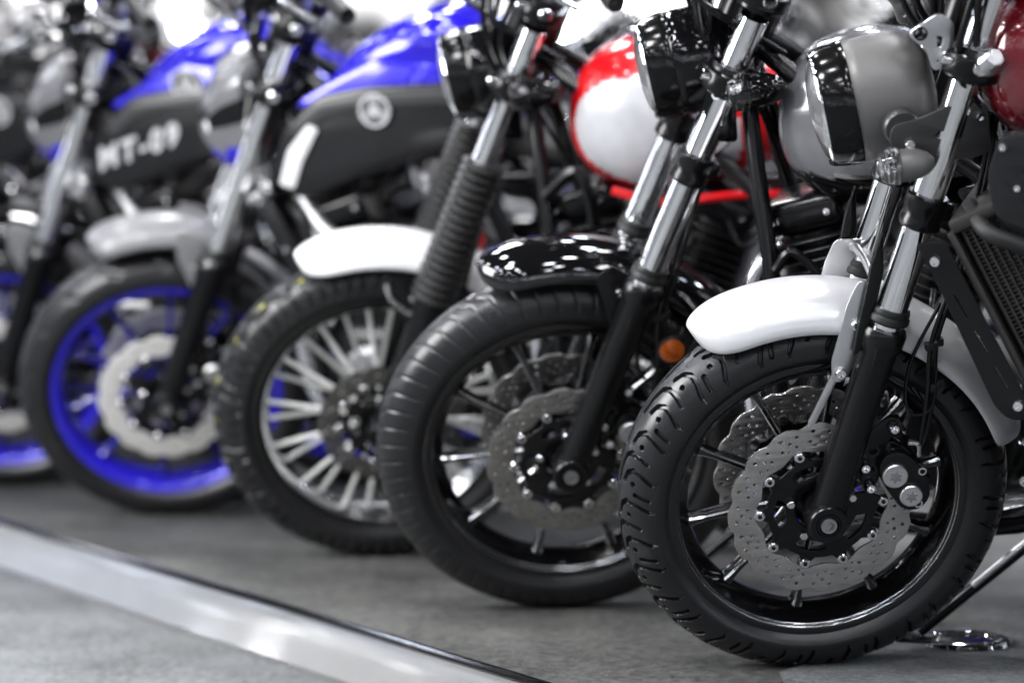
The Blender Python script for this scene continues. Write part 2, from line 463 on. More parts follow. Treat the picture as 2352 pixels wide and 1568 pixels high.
# ------------------------------------------------------------------ the motorcycle
PSI, LEAN, STEER = rad(19), rad(12.5), rad(25)
def build_bike(cfg):
    r=rad(cfg['rake']); R=cfg['R']; w=cfg['w']; rimR=cfg['rimR']
    Rot=Matrix.Rotation(-cfg.get('psi',PSI),4,'Z')@Matrix.Rotation(LEAN,4,'X')
    s0=Vector((math.sin(r),0,math.cos(r)))
    St=Matrix.Rotation(cfg.get('steer',STEER),4,s0)
    nz=abs((Rot@St@Vector((0,1,0))).z); ct=math.sqrt(1-nz*nz)
    Rm=rimR+(R-rimR)*.38; a=R-Rm
    zc=Rm*ct+math.sqrt((a*ct)**2+(w/2*nz)**2)
    C=Vector((cfg['x'],cfg['y'],zc)); base=Vector((cfg['x'],cfg['y'],0))
    root=empty('motorcycle',None,T(*base)@Rot)
    root['label']=cfg['label']; root['category']='motorcycle'; root['group']='motorcycles lined up on the show stage'
    off=Rot.to_3x3().inverted()@(C-base)
    B=T(*off); S=B@St
    kind=cfg['kind']
    wheel(root,S,'front_wheel',cfg,R,w,rimR)
    # ---- fork
    F=empty('front_fork',root,S)
    def fp(L,y,dx=0): return (s0.x*L+dx*math.cos(r), y, s0.z*L-dx*math.sin(r))
    Ls=cfg.get('Lsplit',.335); fy=.098; Lt=.76
    for sd in (-1,1):
        y=sd*fy
        mb=MB()
        lm='black_satin'
        Mx=dirM(fp(-.012,y),fp(Ls,y)); 
        lathe(mb,[(0,-.022),(.016,-.022),(.024,-.012),(.0275,.02),(.028,.06),(.0285,.2),(.0295,Ls-.03),(.0345,Ls-.022),(.035,Ls+.002),(.032,Ls+.008),(.0,Ls+.008)],lm,Mx,36)
        lathe(mb,[(0,0),(.030,0),(.032,.004),(.032,.056),(.029,.060),(.020,.060),(.019,.054),(0,.054)],lm,T(0,y-sd*.028,0)@SM(sd),40)
        if sd<0:
            lathe(mb,[(.0185,0),(.0185,.006),(.0165,.006),(.0165,0)],'black_gloss',T(0,y-.026,0)@AYN,32,closed=True)
            lathe(mb,[(.0125,0),(.0125,.009),(.008,.009),(.0075,.002),(0,.002)],'cast_aluminium',T(0,y-.026,0)@AYN,32)
            box(mb,(.03,.02,.05),T(.012,y,.02)@Matrix.Rotation(r,4,'Y'),lm,.006)
        else:
            cyl(mb,(0,-.12,0),(0,.12,0),.011,'aluminium',20)
        mb.obj('fork_leg',F)
        m2=MB()
        cyl(m2,fp(Ls-.01,y),fp(Lt+.12,y),.0248,'chrome',44,b=.001)
        m2.obj('stanchion',F)
        if kind=='scrambler':
            m3=MB()
            g0,g1=.30,.60; nb=17; pr=[(0,0)]
            for i in range(nb):
                h=(g1-g0)*i/nb; st=(g1-g0)/nb; big=.047-.006*i/nb
                pr+=[(big-.010,h),(big-.002,h+st*.3),(big,h+st*.5),(big-.002,h+st*.7)]
            pr+=[(.03,g1-g0),(.0,g1-g0)]
            lathe(m3,pr,'black_matte',dirM(fp(g0,y),fp(g1,y)),36)
            m3.obj('fork_gaiter',F)
        else:
            m3=MB()
            lathe(m3,[(0,0),(.029,0),(.032,.003),(.032,.010),(.029,.014),(.030,.018),(.028,.024),(0,.024)],'black_matte',dirM(fp(Ls+.006,y),fp(Ls+.03,y)),32)
            m3.obj('fork_seal',F)
            if kind!='naked':
                m3=MB()
                lc=cfg.get('clampL',.50)
                lathe(m3,[(0,0),(.030,0),(.0325,.003),(.0325,.012),(.031,.016),(.031,.034),(.0325,.038),(.0325,.05),(.030,.053),(0,.053)],'black_satin',dirM(fp(lc,y),fp(lc+.05,y)),32)
                box(m3,(.02,.012,.03),T(*fp(lc+.03,y,.034))@Matrix.Rotation(r,4,'Y'),'black_satin',.003)
                m3.obj('fork_clamp',F)
    mb=MB()
    Mc=Matrix.Translation(fp(.765,0))@Matrix.Rotation(r,4,'Y')
    for hz in (0,.155):
        Mz=Mc@T(0,0,hz)
        pl=rnd([(-.05,-.10),(-.03,-.145),(.03,-.145),(.045,-.10),(.06,-.03),(.06,.03),(.045,.10),(.03,.145),(-.03,.145),(-.05,.10),(-.035,0)],.02,4)
        plate(mb,pl,[],.034 if hz==0 else .026,.004,Mz,'black_satin')
        for sd in (-1,1):
            lathe(mb,[(0,-.026),(.034,-.026),(.038,-.022),(.038,.020),(.035,.026),(0,.026)],'black_satin',Mz@T(0,sd*fy,0),36)
            cyl(mb,(Mz@Vector((-.040,sd*.125-.0,.004)))[:],(Mz@Vector((-.055,sd*.125,.004)))[:],.009,'chrome',16)
            cyl(mb,(Mz@Vector((.0,sd*.142,.006)))[:],(Mz@Vector((.0,sd*.152,.006)))[:],.012,'chrome',16)
            if kind=='roadster':
                cyl(mb,(Mz@Vector((.01,sd*.135,.012)))[:],(Mz@Vector((.012,sd*.158,.030)))[:],.021,'chrome_dull',24,r1=.015)
    cyl(mb,(Mc@Vector((0.04,0,-.02)))[:],(Mc@Vector((.04,0,.19)))[:],.03,'black_satin',28)
    mb.obj('triple_clamp',F)
    # ---- fender
    fd=cfg['fender']
    FE=fender(root,S,'front_fender',*fd)
    for sd in (-1,1):
        mb=MB()
        if kind=='roadster':
            y=sd*.0855
            pts=[(.070,.388),(.112,.385),(.104,.335),(.086,.300),(.046,.232),(.036,.224),(.024,.228),(.024,.262),(.046,.330),(.052,.352)]
            plate(mb,rnd(pts,.008),[],.004,.001,XZ(y),'aluminium')
            for (bx,bz) in ((.064,.318),(.036,.240)):
                bolt(mb,bx,y+sd*.002,bz,.0095,'chrome',sd,.007)
            plate(mb,rnd([(.030,.246),(.040,.240),(-.006,.155),(-.014,.150),(-.016,.158)],.003),[],.004,.0008,XZ(sd*.079),'aluminium')
            mb.obj('fender_bracket',FE)
            mb=MB()
            pts=[fp(.28,0,-.036),fp(.33,0,-.042),fp(.43,0,-.052),fp(.475,0,-.052),fp(.42,0,-.034),fp(.30,0,-.022)]
            plate(mb,[(p[0],p[2]) for p in pts],[],.012,.002,XZ(sd*fy),'black_satin')
            mb.obj('fork_guard',F)
        else:
            y=sd*(fd[4]+.003)
            x1,z1=fp(Ls-.08,0)[0],fp(Ls-.08,0)[2]
            plate(mb,rnd([(x1-.03,z1-.02),(x1+.01,z1-.03),(x1+.03,z1+.06),(x1-.02,z1+.10),(x1-.05,z1+.08)],.01),[],.005,.001,XZ(y),'black_satin')
            for q in (0,.05): bolt(mb,x1-.012,y+sd*.003,z1+q,.008,'chrome',sd)
            if kind=='scrambler':
                tube(mb,[(x1,y,z1),(x1-.05,y,z1+.05),(x1-.06,y*.9,z1+.085)],.006,'chrome',8)
            if kind=='naked':
                plate(mb,rnd([(x1-.035,z1+.14),(x1-.045,z1+.08),(x1-.015,z1-.03),(x1+.01,z1-.01),(x1+.02,z1+.12)],.012),[],.006,.002,XZ(sd*.078),'grey_paint')
            mb.obj('fender_bracket',FE)
    if kind=='roadster':
        mb=MB()
        tube(mb,[(.098,-.084,.372),(.099,-.068,.378),(.100,0,.384),(.099,.068,.378),(.098,.084,.372)],.007,'aluminium',10)
        mb.obj('fork_brace',F)
    # ---- caliper
    for sd in ((-1,1) if kind!='scrambler' else (1,)):
        mb=MB()
        body=rnd([(.092,.074),(.100,.092),(.120,.096),(.142,.078),(.162,.042),(.162,.012),(.146,-.002),(.126,.002),(.110,.028),(.098,.052)],.010)
        plate(mb,body,[],.024,.006,XZ(sd*.093),'black_satin')
        plate(mb,body,[],.022,.005,XZ(sd*.052),'black_satin')
        box(mb,(.035,.06,.035),T(.150,sd*.075,.042)@Matrix.Rotation(rad(35),4,'Y'),'black_satin',.008)
        plate(mb,rnd([(.056,.118),(.072,.082),(.062,.046),(.080,.034),(.094,.06),(.100,.10),(.125,.145),(.112,.154)],.01),[circ(.083,.098,.008),circ(.080,.066,.006)],.008,.002,XZ(sd*.084),'black_satin')
        for (cx,cz,cr) in ((.112,.062,.0205),(.136,.024,.0185)):
            Mq=T(cx,sd*.105,cz)@SM(sd)
            lathe(mb,[(cr,0),(cr,.006),(cr-.002,.008),(0,.008)],'aluminium',Mq,32)
            st=[]
            for i in range(12):
                q=.52 if i%2==0 else .28; st.append((cr*q*math.cos(math.pi*i/6+.3),cr*q*math.sin(math.pi*i/6+.3)))
            plate(mb,st,[],.003,.0006,Mq@T(0,0,.0085),'cast_aluminium')
        for (cx,cz) in ((.115,.140),(.074,.042),(.067,.078),(.156,.062),(.148,.006)):
            bolt(mb,cx,sd*.092,cz,.0085,'chrome',sd,.014)
        tube(mb,[(.152,sd*.10,.088),(.150,sd*.104,.11),(.135,sd*.104,.115)],.0045,'chrome_dull',8)
        mb.obj('brake_caliper',root,S)
    for k,(dx,dy) in enumerate(((0,0),(.012,.012))):
        mb=MB()
        tube(mb,[(.29+dx,-.075+dy,.66),(.255+dx,-.088+dy,.50),(.206+dx,-.092+dy,.354),(.178+dx,-.094+dy,.272),(.170+dx,-.098+dy,.196),(.156+dx,-.100+dy,.12),(.15,-.1,.088)],.0042,'black_satin',8)
        for q in (.27,.20): box(mb,(.02,.012,.014),T(.178+dx,-.094+dy,q),'black_matte',.003)
        mb.obj('brake_hose',root,S)
    mb=MB()
    tube(mb,[(.20,-.07,.33),(.15,-.085,.25),(.135,-.095,.19),(.145,-.10,.16),(.175,-.10,.17),(.185,-.095,.23)],.003,'black_satin',8)
    mb.obj('sensor_wire',root,S)
    # ---- headlight
    hx,hz=cfg['head']; hk=cfg.get('hk',1.)
    if kind!='naked':
        shell=cfg.get('shell','black_gloss')
        mb=MB(); Mh=T(hx+.09,0,hz)@Matrix.Rotation(rad(-5 if kind=='roadster' else -3),4,'Z')@Matrix.Rotation(rad(-8),4,'Y')@T(-.09,0,0)@Matrix.Diagonal((hk,hk,hk,1))@AXX
        if kind=='roadster': sp_=[(.094,.040),(.0975,.042),(.0985,.060),(.0985,.110),(.0975,.124),(.094,.138),(.086,.152),(.072,.163),(.050,.171),(.025,.1745),(0,.175)]
        else: sp_=[(.094,.040),(.0980,.042),(.0992,.060),(.0990,.085),(.0965,.108),(.091,.128),(.081,.147),(.064,.163),(.040,.172),(.018,.1755),(0,.176)]
        lathe(mb,sp_,shell,Mh,72)
        HL=mb.obj('headlight',root,S,ang=60)
        m2=MB()
        lathe(m2,[(.082,-.004),(.087,-.012),(.0915,-.011),(.0945,-.005),(.0968,.006),(.0985,.018),(.0996,.030),(.0998,.038),(.0985,.043),(.094,.044),(.084,.0)],'ring_black',Mh,72,closed=True)
        lathe(m2,[(.0900,-.0120),(.0920,-.0105),(.0935,-.007),(.0925,-.006)],'chrome',Mh,72,closed=True)
        m2.obj('headlight_ring',HL,ang=60)
        m4=MB()
        lathe(m4,[(.083,.0),(.073,.03),(.05,.05),(.02,.06),(0,.06)],'aluminium',Mh,48)
        lathe(m4,[(0,.012),(.014,.014),(.018,.03),(.018,.055)],'lens_white',Mh,24)
        m4.obj('reflector',HL)
        m3=MB()
        lathe(m3,[(.085,-.006),(.075,-.016),(.045,-.0235),(.0,-.027),(0,-.024),(.045,-.0205),(.075,-.013),(.083,-.003)],'glass',Mh,64)
        m3.obj('headlight_lens',HL,ang=60)
        f1=fp(.66,0)
        for sd in (-1,1):
            m5=MB()
            y=sd*(.1+.014)
            cx,cz=hx+.092,hz-.030
            if kind=='roadster':
                pl=rnd([(cx-.016,cz+.022),(cx+.02,cz+.026),(cx+.07,cz+.042),(cx+.125,cz+.042),(cx+.130,cz-.034),(cx+.10,cz-.042),(cx+.06,cz-.036),(cx,cz-.030),(cx-.02,cz-.01)],.012)
                plate(m5,pl,[circ(cx+.055,cz+.0,.008)],.008,.002,XZ(y),'bracket_grey')
                lathe(m5,[(0,0),(.026,0),(.028,.003),(.028,.018),(.025,.022),(0,.022)],'bracket_grey',T(cx+.0,y-sd*.022,cz+.015)@SM(sd),32)
                bolt(m5,cx+.008,y+sd*.004,cz-.008,.0085,'chrome',sd); bolt(m5,cx+.115,y+sd*.004,cz+.022,.0075,'chrome',sd)
            else:
                ex,ez=f1[0]+.02,f1[2]+.02
                plate(m5,rnd([(cx-.02,cz-.01),(cx-.01,cz+.04),(ex,ez+.06),(ex+.03,ez+.05),(ex+.03,ez-.03),(ex-.02,ez-.02)],.01),[],.006,.001,XZ(y),'black_gloss')
                bolt(m5,cx,y+sd*.004,cz+.01,.010,'chrome',sd)
            HB=m5.obj('headlight_bracket',HL)
            if kind=='roadster':
                m5=MB()
                gx,gz=hx+.104,hz+.085
                g=[(gx,gz+.045),(gx+.048,gz+.072),(gx+.068,gz+.055),(gx+.066,gz+.028),(gx+.052,gz-.012),(gx+.036,gz-.014),(gx+.028,gz+.018)]
                plate(m5,rnd(g,.010,4),[rnd([(gx+.040,gz+.04),(gx+.054,gz+.036),(gx+.050,gz+.018),(gx+.042,gz+.018)],.005,3),circ(gx+.044,gz-.001,.0035)],.006,.0012,XZ(sd*.112),'aluminium')
                m5.obj('headlight_stay',HL)
                if sd<0: emblem(HL,gx+.018,-.1165,gz+.045,.010,'black_satin')
    else:
        mb=MB()
        def mf(c):
            if c.z<hz-.062: return 'blue_paint'
            if abs(c.z-hz-.03-.4*(c.x-hx-.06))<.014: return 'black_gloss'
            if c.z<hz-.03 and c.x>hx+.06: return 'dark_panel'
            return 'nose_grey'
        ks=[(hx-.016,hz+.00,hz-.05,.02),(hx+.005,hz+.050,hz-.085,.055),(hx+.035,hz+.100,hz-.115,.080),(hx+.08,hz+.130,hz-.12,.095),(hx+.12,hz+.135,hz-.08,.075),(hx+.16,hz+.12,hz-.03,.04)]
        loft(mb,ks,None,28,3.6,mf)
        HL=mb.obj('headlight',root,S,ang=25)
        for sd in (-1,1):
            m2=MB(); ball(m2,(hx+.012,sd*.034,hz-.015),(.018,.022,.026),'lens_white'); m2.obj('headlight_lens',HL)
    # ---- turn signals
    for sd in (-1,1):
        mb=MB()
        tp=cfg.get('sig',(.17,.56)); y=sd*cfg.get('sigy',.150)
        bm_='bucket_grey' if kind=='roadster' else 'black_gloss'
        q=.84 if kind=='roadster' else 1
        Mh=T(tp[0],y,tp[1])@AXX@Matrix.Diagonal((q,q*.95,q*.85,1))
        lathe(mb,[(.0,.001),(.027,.001),(.030,.004),(.0305,.02),(.028,.045),(.020,.066),(.008,.078),(0,.080)],bm_,Mh,32)
        tube(mb,[(tp[0]+.04,y,tp[1]),(tp[0]+.05,y-sd*.025,tp[1]-.004),fp(cfg.get('sigL',.60),sd*fy,0)],.008,'black_matte',10)
        TS=mb.obj('turn_signal',root,S)
        m2=MB()
        Ml=Mh@Matrix.Diagonal((1.18,1.18,1.1,1))
        lathe(m2,[(.0295,.003),(.030,-.012),(.0275,-.014),(.0275,-.022),(.024,-.024),(.022,-.032),(.010,-.038),(0,-.040)],'glass',Ml,28)
        lathe(m2,[(.027,.0005),(.020,-.0005),(0,-.001)],'chrome_dull',Ml,28)
        m2.obj('signal_lens',TS)
    # ---- handlebar & cockpit
    mb=MB()
    top=fp(.95,0); hx0,hz0=top[0],top[2]+.02
    rise=cfg.get('rise',.05)
    bar=[(hx0+.10,-.38,hz0+rise),(hx0+.04,-.22,hz0+rise+.02),(hx0,-.10,hz0+.01),(hx0,0,hz0),(hx0,.10,hz0+.01),(hx0+.04,.22,hz0+rise+.02),(hx0+.10,.38,hz0+rise)]
    tube(mb,bar,.011,'black_satin',12)
    for sd in (-1,1): box(mb,(.05,.03,.05),T(hx0,sd*.05,hz0-.01),'aluminium',.008)
    HB=mb.obj('handlebar',root,S)
    for sd in (-1,1):
        m=MB()
        tube(m,[(hx0+.052,sd*.25,hz0+rise+.018),(hx0+.10,sd*.38,hz0+rise)],.017,'black_matte',14,smooth=False); m.obj('grip',HB)
        m=MB(); box(m,(.05,.05,.04),T(hx0+.035,sd*.21,hz0+rise+.02),'black_satin',.01)
        tube(m,[(hx0+.0,sd*.22,hz0+rise+.02),(hx0-.03,sd*.26,hz0+rise+.01),(hx0+.03,sd*.37,hz0+rise-.005)],.006,'chrome_dull',8)
        box(m,(.04,.05,.035),T(hx0-.01,sd*.17,hz0+rise+.045),'aluminium' if sd>0 else 'chrome_dull',.008)
        m.obj('lever',HB)
        m=MB()
        tube(m,[(hx0+.03,sd*.22,hz0+rise+.03),(hx0,sd*.25,hz0+rise+.12),(hx0+.0,sd*.30,hz0+rise+.20)],.006,'black_satin',8)
        lathe(m,[(0,-.008),(.05,-.008),(.056,0),(.054,.01),(0,.02)],'black_satin',T(hx0,sd*.32,hz0+rise+.22)@AXX,24)
        m.obj('mirror',HB)
    m=MB()
    Mi=T(*fp(.93,0,-.07))@Matrix.Rotation(math.pi*.78,4,'Y')
    lathe(m,[(0,0),(.045,0),(.05,.006),(.05,.03),(.042,.05),(0,.055)],'black_gloss',Mi@T(0,0,-.03),32)
    lathe(m,[(0,0),(.042,0),(.042,.002),(0,.002)],'lens_white',Mi@T(0,0,-.034),32)
    m.obj('instrument_cluster',root,S)
    rng=random.Random(cfg['seed'])
    def cable(pts,r_,mat,n=8):
        m=MB(); tube(m,pts,r_,mat,n); m.obj('control_cable',root,S)
    for q in range(11):
        sd=-1 if q%2 else 1
        y0=sd*(.03+.02*rng.random()*3)
        cable([(hx0+.03,sd*(.12+.08*rng.random()),hz0+rise+.01),(hx0-.06-.05*rng.random(),y0*1.5,hz0-.02+.06*rng.random()),(hx0-.09-.02*rng.random(),y0,hz0-.14),(hx0-.05+.05*rng.random(),y0,hz0-.24),(hx0+.02,y0*.6,hz0-.32-.1*rng.random())],.0048,'black_satin' if q%4 else 'chrome_dull')
    for q in range(3):
        sd=-1 if q%2 else 1
        cable([(hx0+.05,sd*.20,hz0+rise),(hx0-.10-.04*q,sd*.16,hz0+.06),(hx0-.15-.03*q,sd*.03,hz0+.02),(hx0-.11,-sd*.10,hz0-.05),(hx0+.02,-sd*.08,hz0-.16)],.0055,'black_satin')
    if kind=='roadster':
        cable([(hx0+.06,-.14,hz0+.02),(hx0-.035,-.135,hz0-.03),(hx0-.075,-.13,hz0-.12),(hx0-.085,-.12,hz0-.20),(hx0-.04,-.11,hz0-.28)],.006,'black_satin',10)
        cable([(hx0+.12,-.12,hz0-.05),(hx0-.01,-.14,hz0-.01),(hx0-.055,-.14,hz0-.08),(hx0-.06,-.13,hz0-.16)],.006,'black_satin',10)
        cable([(hx0+.02,-.04,hz0+.03),(hx0-.12,-.06,hz0+.0),(hx0-.15,-.05,hz0-.10),(hx0-.08,-.05,hz0-.22)],.005,'black_satin',10)

    # ================= body =================
    mb=MB()
    if kind=='roadster':
        dx=-.060
        ks=[(.345+dx,.72,.68,.02),(.352+dx,.765,.65,.06),(.37+dx,.80,.615,.10),(.42+dx,.83,.585,.135),(.55+dx,.85,.56,.155),(.70+dx,.80,.56,.14),(.84+dx,.72,.58,.10),(.92+dx,.67,.60,.06)]
        loft(mb,interp_secs(ks,60),'dark_red',64,2.3)
        TK=mb.obj('fuel_tank',root,B,ang=60)
    elif kind in('cruiser','scrambler'):
        ks=[(.462,.64,.58,.015),(.470,.675,.55,.06),(.495,.715,.515,.10),(.54,.748,.482,.125),(.62,.765,.468,.145),(.74,.74,.49,.135),(.86,.69,.53,.09),(.93,.65,.56,.045),(.95,.62,.59,.01)]
        if kind=='cruiser':
            ks=[(x_-.035,a_-.02,b_-.02,c_) for x_,a_,b_,c_ in ks]
            def mf(c):
                if c.z<.515: return 'black_gloss'
                if c.z<.523: return 'chrome_dull'
                return 'tank_grey'
        else:
            ks=[(x_-.014,a_-.012,b_-.012,c_) for x_,a_,b_,c_ in ks]
            def mf(c):
                cx=(c.x-.640)/.160; cz=(c.z-.590-.04*(.645-c.x))/.104
                e=abs(cx)**2.3+abs(cz)**2.3
                if abs(c.y)>.035 and e<1: return 'panel_white'
                return 'red_paint'
        loft(mb,interp_secs(ks,120),None,96,2.2,mf)
        TK=mb.obj('fuel_tank',root,B,ang=60)
        if kind=='scrambler':
            m=MB(); tube(m,[(.56,-.148,.487),(.66,-.153,.468),(.8,-.13,.477),(.95,-.10,.47)],.009,'red_paint',8); m.obj('tank_seam',TK)
            m=MB(); lathe(m,[(0,0),(.03,0),(.032,.004),(.03,.014),(0,.016)],'chrome',T(.6,0,.748),32); m.obj('filler_cap',TK)
    else:
        tm=cfg['tankmat']
        ks=[(.465,.68,.665,.04),(.50,.715,.655,.10),(.56,.770,.65,.135),(.64,.815,.645,.15),(.74,.84,.64,.15),(.84,.79,.62,.115),(.93,.70,.60,.06)]
        loft(mb,interp_secs(ks,50),tm,44,3.6)
        TK=mb.obj('fuel_tank',root,B,ang=22)
        for sd in (-1,1):
            m=MB()
            plate(m,rnd([(.46,.664),(.54,.705),(.63,.745),(.80,.725),(.88,.70),(.72,.685),(.58,.668)],.006,2),[],.03,.011,XZ(sd*.148),tm)
            m.obj('tank_flank',TK)
        for sd in (-1,1):
            m=MB()
            pl=rnd([(.385,.515),(.42,.60),(.50,.672),(.60,.690),(.86,.70),(.90,.62),(.78,.585),(.60,.53),(.44,.475)],.02,4)
            plate(m,pl,[],.05,.012,XZ(sd*.15),'dark_panel')
            plate(m,rnd([(.44,.618),(.50,.665),(.60,.684),(.84,.692),(.84,.676),(.60,.662),(.51,.640),(.45,.596)],.006,3),[],.012,.004,XZ(sd*.174),'bracket_grey')
            if not cfg.get('text'):
                plate(m,rnd([(.40,.50),(.425,.57),(.475,.625),(.495,.615),(.455,.55),(.43,.49)],.006),[],.006,.001,XZ(sd*.178),cfg.get('accent','decal_white'))
            SP=m.obj('side_panel',TK)
            if cfg.get('text'): emblem(TK,.64,sd*.172,.712,.036,'decal_grey','badge_grey')
            else: emblem(SP,.625,sd*.184,.655,.034,'decal_grey','badge_grey')
            if cfg.get('text') and sd<0:
                tc=bpy.data.curves.new('tmp','FONT'); tc.body=cfg['text']; tc.size=.064; tc.extrude=.001; tc.shear=.4; tc.offset=.0026; tc.space_character=1.3
                to=bpy.data.objects.new('tmp',tc); COL.objects.link(to)
                dg=bpy.context.evaluated_depsgraph_get(); dg.update()
                me=bpy.data.meshes.new_from_object(to.evaluated_get(dg))
                m=MB(); Mt=T(.408,sd*.1785,.520)@Matrix.Rotation(rad(90),4,'X')@Matrix.Rotation(rad(17),4,'Z')
                m.add([v.co.copy() for v in me.vertices],[tuple(p.vertices) for p in me.polygons],'decal_grey',Mt)
                m.obj('side_lettering',SP)
                bpy.data.objects.remove(to)
    # frame
    m=MB(); hp=fp(.80,0)
    wb=cfg.get('wb',1.40); ox=wb-1.38
    for sd in (-1,1):
        tube(m,[(hp[0]+.03,sd*.02,hp[2]),(.40,sd*.08,.52),(.43,sd*.12,.30),(.44,sd*.13,.04),(.52,sd*.13,-.06),(.86,sd*.13,-.06),(.95,sd*.12,.10)],.015,'black_satin',12)
        tube(m,[(hp[0]+.03,sd*.02,hp[2]+.02),(.55,sd*.09,.62),(.80,sd*.12,.50),(.95,sd*.12,.12)],.016,'black_satin',12)
        tube(m,[(.80,sd*.11,.50),(1.05,sd*.12,.52),(1.45+ox,sd*.10,.60)],.012,'black_satin',10)
        tube(m,[(.93,sd*.12,.2),(1.1,sd*.12,.36),(1.25+ox,sd*.11,.55)],.011,'black_satin',10)
        cyl(m,(1.34+ox,sd*.13,.02),(1.16+ox,sd*.13,.50),.014,'chrome_dull',16)
        cyl(m,(1.32+ox,sd*.13,.07),(1.17+ox,sd*.13,.46),.024,'black_gloss',16)
        if kind=='naked':
            tube(m,[(.40,sd*.10,.48),(.50,sd*.15,.38),(.70,sd*.15,.34),(.86,sd*.13,.22)],.018,'cast_aluminium',12)
            tube(m,[(.44,sd*.14,.40),(.56,sd*.155,.30),(.80,sd*.15,.46)],.014,'cast_aluminium',12)
    cyl(m,(Vector(hp)-Vector(s0)*.06)[:],(Vector(hp)+Vector(s0)*.12)[:],.034,'black_satin',28)
    m.obj('frame',root,B)
    # engine
    m=MB()
    box(m,(.40,.25,.22),T(.66,0,.08),'engine_black',.05,4)
    box(m,(.20,.22,.12),T(.53,0,.18)@Matrix.Rotation(rad(-15),4,'Y'),'engine_black',.03,3)
    for sd in (-1,1):
        cm='cast_aluminium' if kind in('cruiser','naked') else 'engine_black'
        lathe(m,[(.10,0),(.10,.022),(.092,.032),(.05,.036),(.045,.030),(0,.030)],'black_satin',T(.74,sd*.12,.08)@SM(sd),48)
        lathe(m,[(.07,0),(.07,.02),(.06,.03),(0,.034)],cm,T(.55,sd*.12,.07)@SM(sd),40)
        for i in range(8):
            q=2*math.pi*i/8; bolt(m,.74+.094*math.cos(q),sd*.146,.08+.094*math.sin(q),.006,'chrome',sd)
    rg=random.Random(cfg['seed']+50)
    for i in range(30):
        bx,bz=.42+.46*rg.random(),-.02+.20*rg.random()
        bolt(m,bx,-.120,bz,.005+.006*rg.random(),'chrome',-1,.02)
    EN=m.obj('engine',root,B)
    for i in range(18):
        m=MB()
        x0,z0=.40+.44*rg.random(),.06+.48*rg.random(); y0=-.10-.04*rg.random()
        p=[(x0,y0,z0)]
        for q in range(3):
            p.append((p[-1][0]+.10*(rg.random()-.3),y0-.015*rg.random(),p[-1][2]+.13*(rg.random()-.5)))
        tube(m,p,.004+.009*rg.random(),('black_satin','black_matte','black_satin','chrome_dull','black_satin')[i%5],8)
        m.obj('engine_hose',EN)
    for ci,(cx,cz,ang) in enumerate(((.50,.33,-14),(.70,.33,22)) if kind!='naked' else ((.54,.32,-18),)):
        m=MB(); Mc=T(cx,0,cz)@Matrix.Rotation(rad(ang),4,'Y')
        for i in range(10):
            box(m,(.15,.18 if kind!='naked' else .30,.0045),Mc@T(0,0,-.08+i*.017),'engine_black',.002,1)
        cyl(m,(Mc@Vector((0,0,-.1)))[:],(Mc@Vector((0,0,.09)))[:],.06,'engine_black',28)
        box(m,(.14,.16 if kind!='naked' else .28,.06),Mc@T(0,0,.115),'black_satin',.018,3)
        for sd in (-1,1):
            for q in (-.045,.045):
                p=Mc@Vector((q,0,.115)); bolt(m,p.x,sd*(.08 if kind!='naked' else .14),p.z,.007,'chrome',sd)
        m.obj('engine_cylinder',EN)
    m=MB()
    for sd in (-1,1):
        pm='chrome_dull' if kind!='roadster' else 'black_satin'
        tube(m,[(.44,sd*.05,.38),(.385,sd*.06,.33),(.37,sd*.07,.18),(.40,sd*.09,.02),(.50,sd*.10,-.06),(.75,sd*.08,-.09),(1.0,.10,-.06)],.020,pm,14)
    tube(m,[(.95,.12,-.06),(1.15,.16,.0),(1.5,.18,.08)],lambda t:.03+.02*min(1,t*2),'chrome_dull',18)
    m.obj('exhaust',root,B)
    m=MB()
    tube(m,[(.72,-.12,-.03),(.74,-.17,-.045),(.74,-.26,-.045)],.010,'chrome_dull',10)
    box(m,(.03,.09,.02),T(.74,-.24,-.045),'black_matte',.005)
    m.obj('foot_peg',root,B)
    m=MB()
    zb=-off.z
    tube(m,[(.98,-.10,.02),(.84,-.15,-.10),(.67,-.19,zb+.064)],.010,'black_satin',12)
    tube(m,[(.95,-.125,.0),(.84,-.165,-.09),(.76,-.18,-.16)],.006,'chrome_dull',8)
    box(m,(.06,.05,.008),T(.665,-.20,zb+.055)@Matrix.Rotation(-LEAN,4,'X'),'black_satin',.002)
    m.obj('side_stand',root,B)
    m=MB()
    loft(m,interp_secs([(.84,.60,.56,.06),(.88,.635,.53,.10),(1.0,.60,.52,.13),(1.15,.60,.53,.13),(1.3+ox,.64,.57,.11),(1.42+ox,.66,.60,.06)],30),'seat_vinyl',28,3)
    m.obj('seat',root,B)
    for sd in (-1,1):
        m=MB(); box(m,(.5+ox,.03,.05),T(1.17+ox/2,sd*.11,.04),'black_satin',.01); m.obj('swingarm',root,B)
    fender(root,B@T(wb,0,.01),'rear_fender',R+.05,R+.05,-20,62,.085,.05,cfg.get('rearmat','black_gloss'))
    m=MB(); ball(m,(wb+.34,0,.30),(.025,.05,.03),'red_lens'); m.obj('tail_light',root,B)
    c2=dict(cfg); c2['NT']=160; c2['NP']=16; c2['tread']='none'
    wheel(root,B@T(wb,0,.01),'rear_wheel',c2,R,w*1.2,rimR,front=False)
    if kind=='cruiser':
        m=MB(); ax,az=.192,.226
        lathe(m,[(0,0),(.020,0),(.0225,.003),(.022,.006),(.014,.008),(0,.0085)],'amber',T(ax,-.13,az)@AYN,32)
        lathe(m,[(.022,-.006),(.026,-.004),(.026,.005),(.023,.007)],'black_satin',T(ax,-.13,az)@AYN,32,closed=True)
        box(m,(.015,.04,.012),T(ax-.01,-.115,az+.005),'black_satin',.003)
        m.obj('side_reflector',root,S)
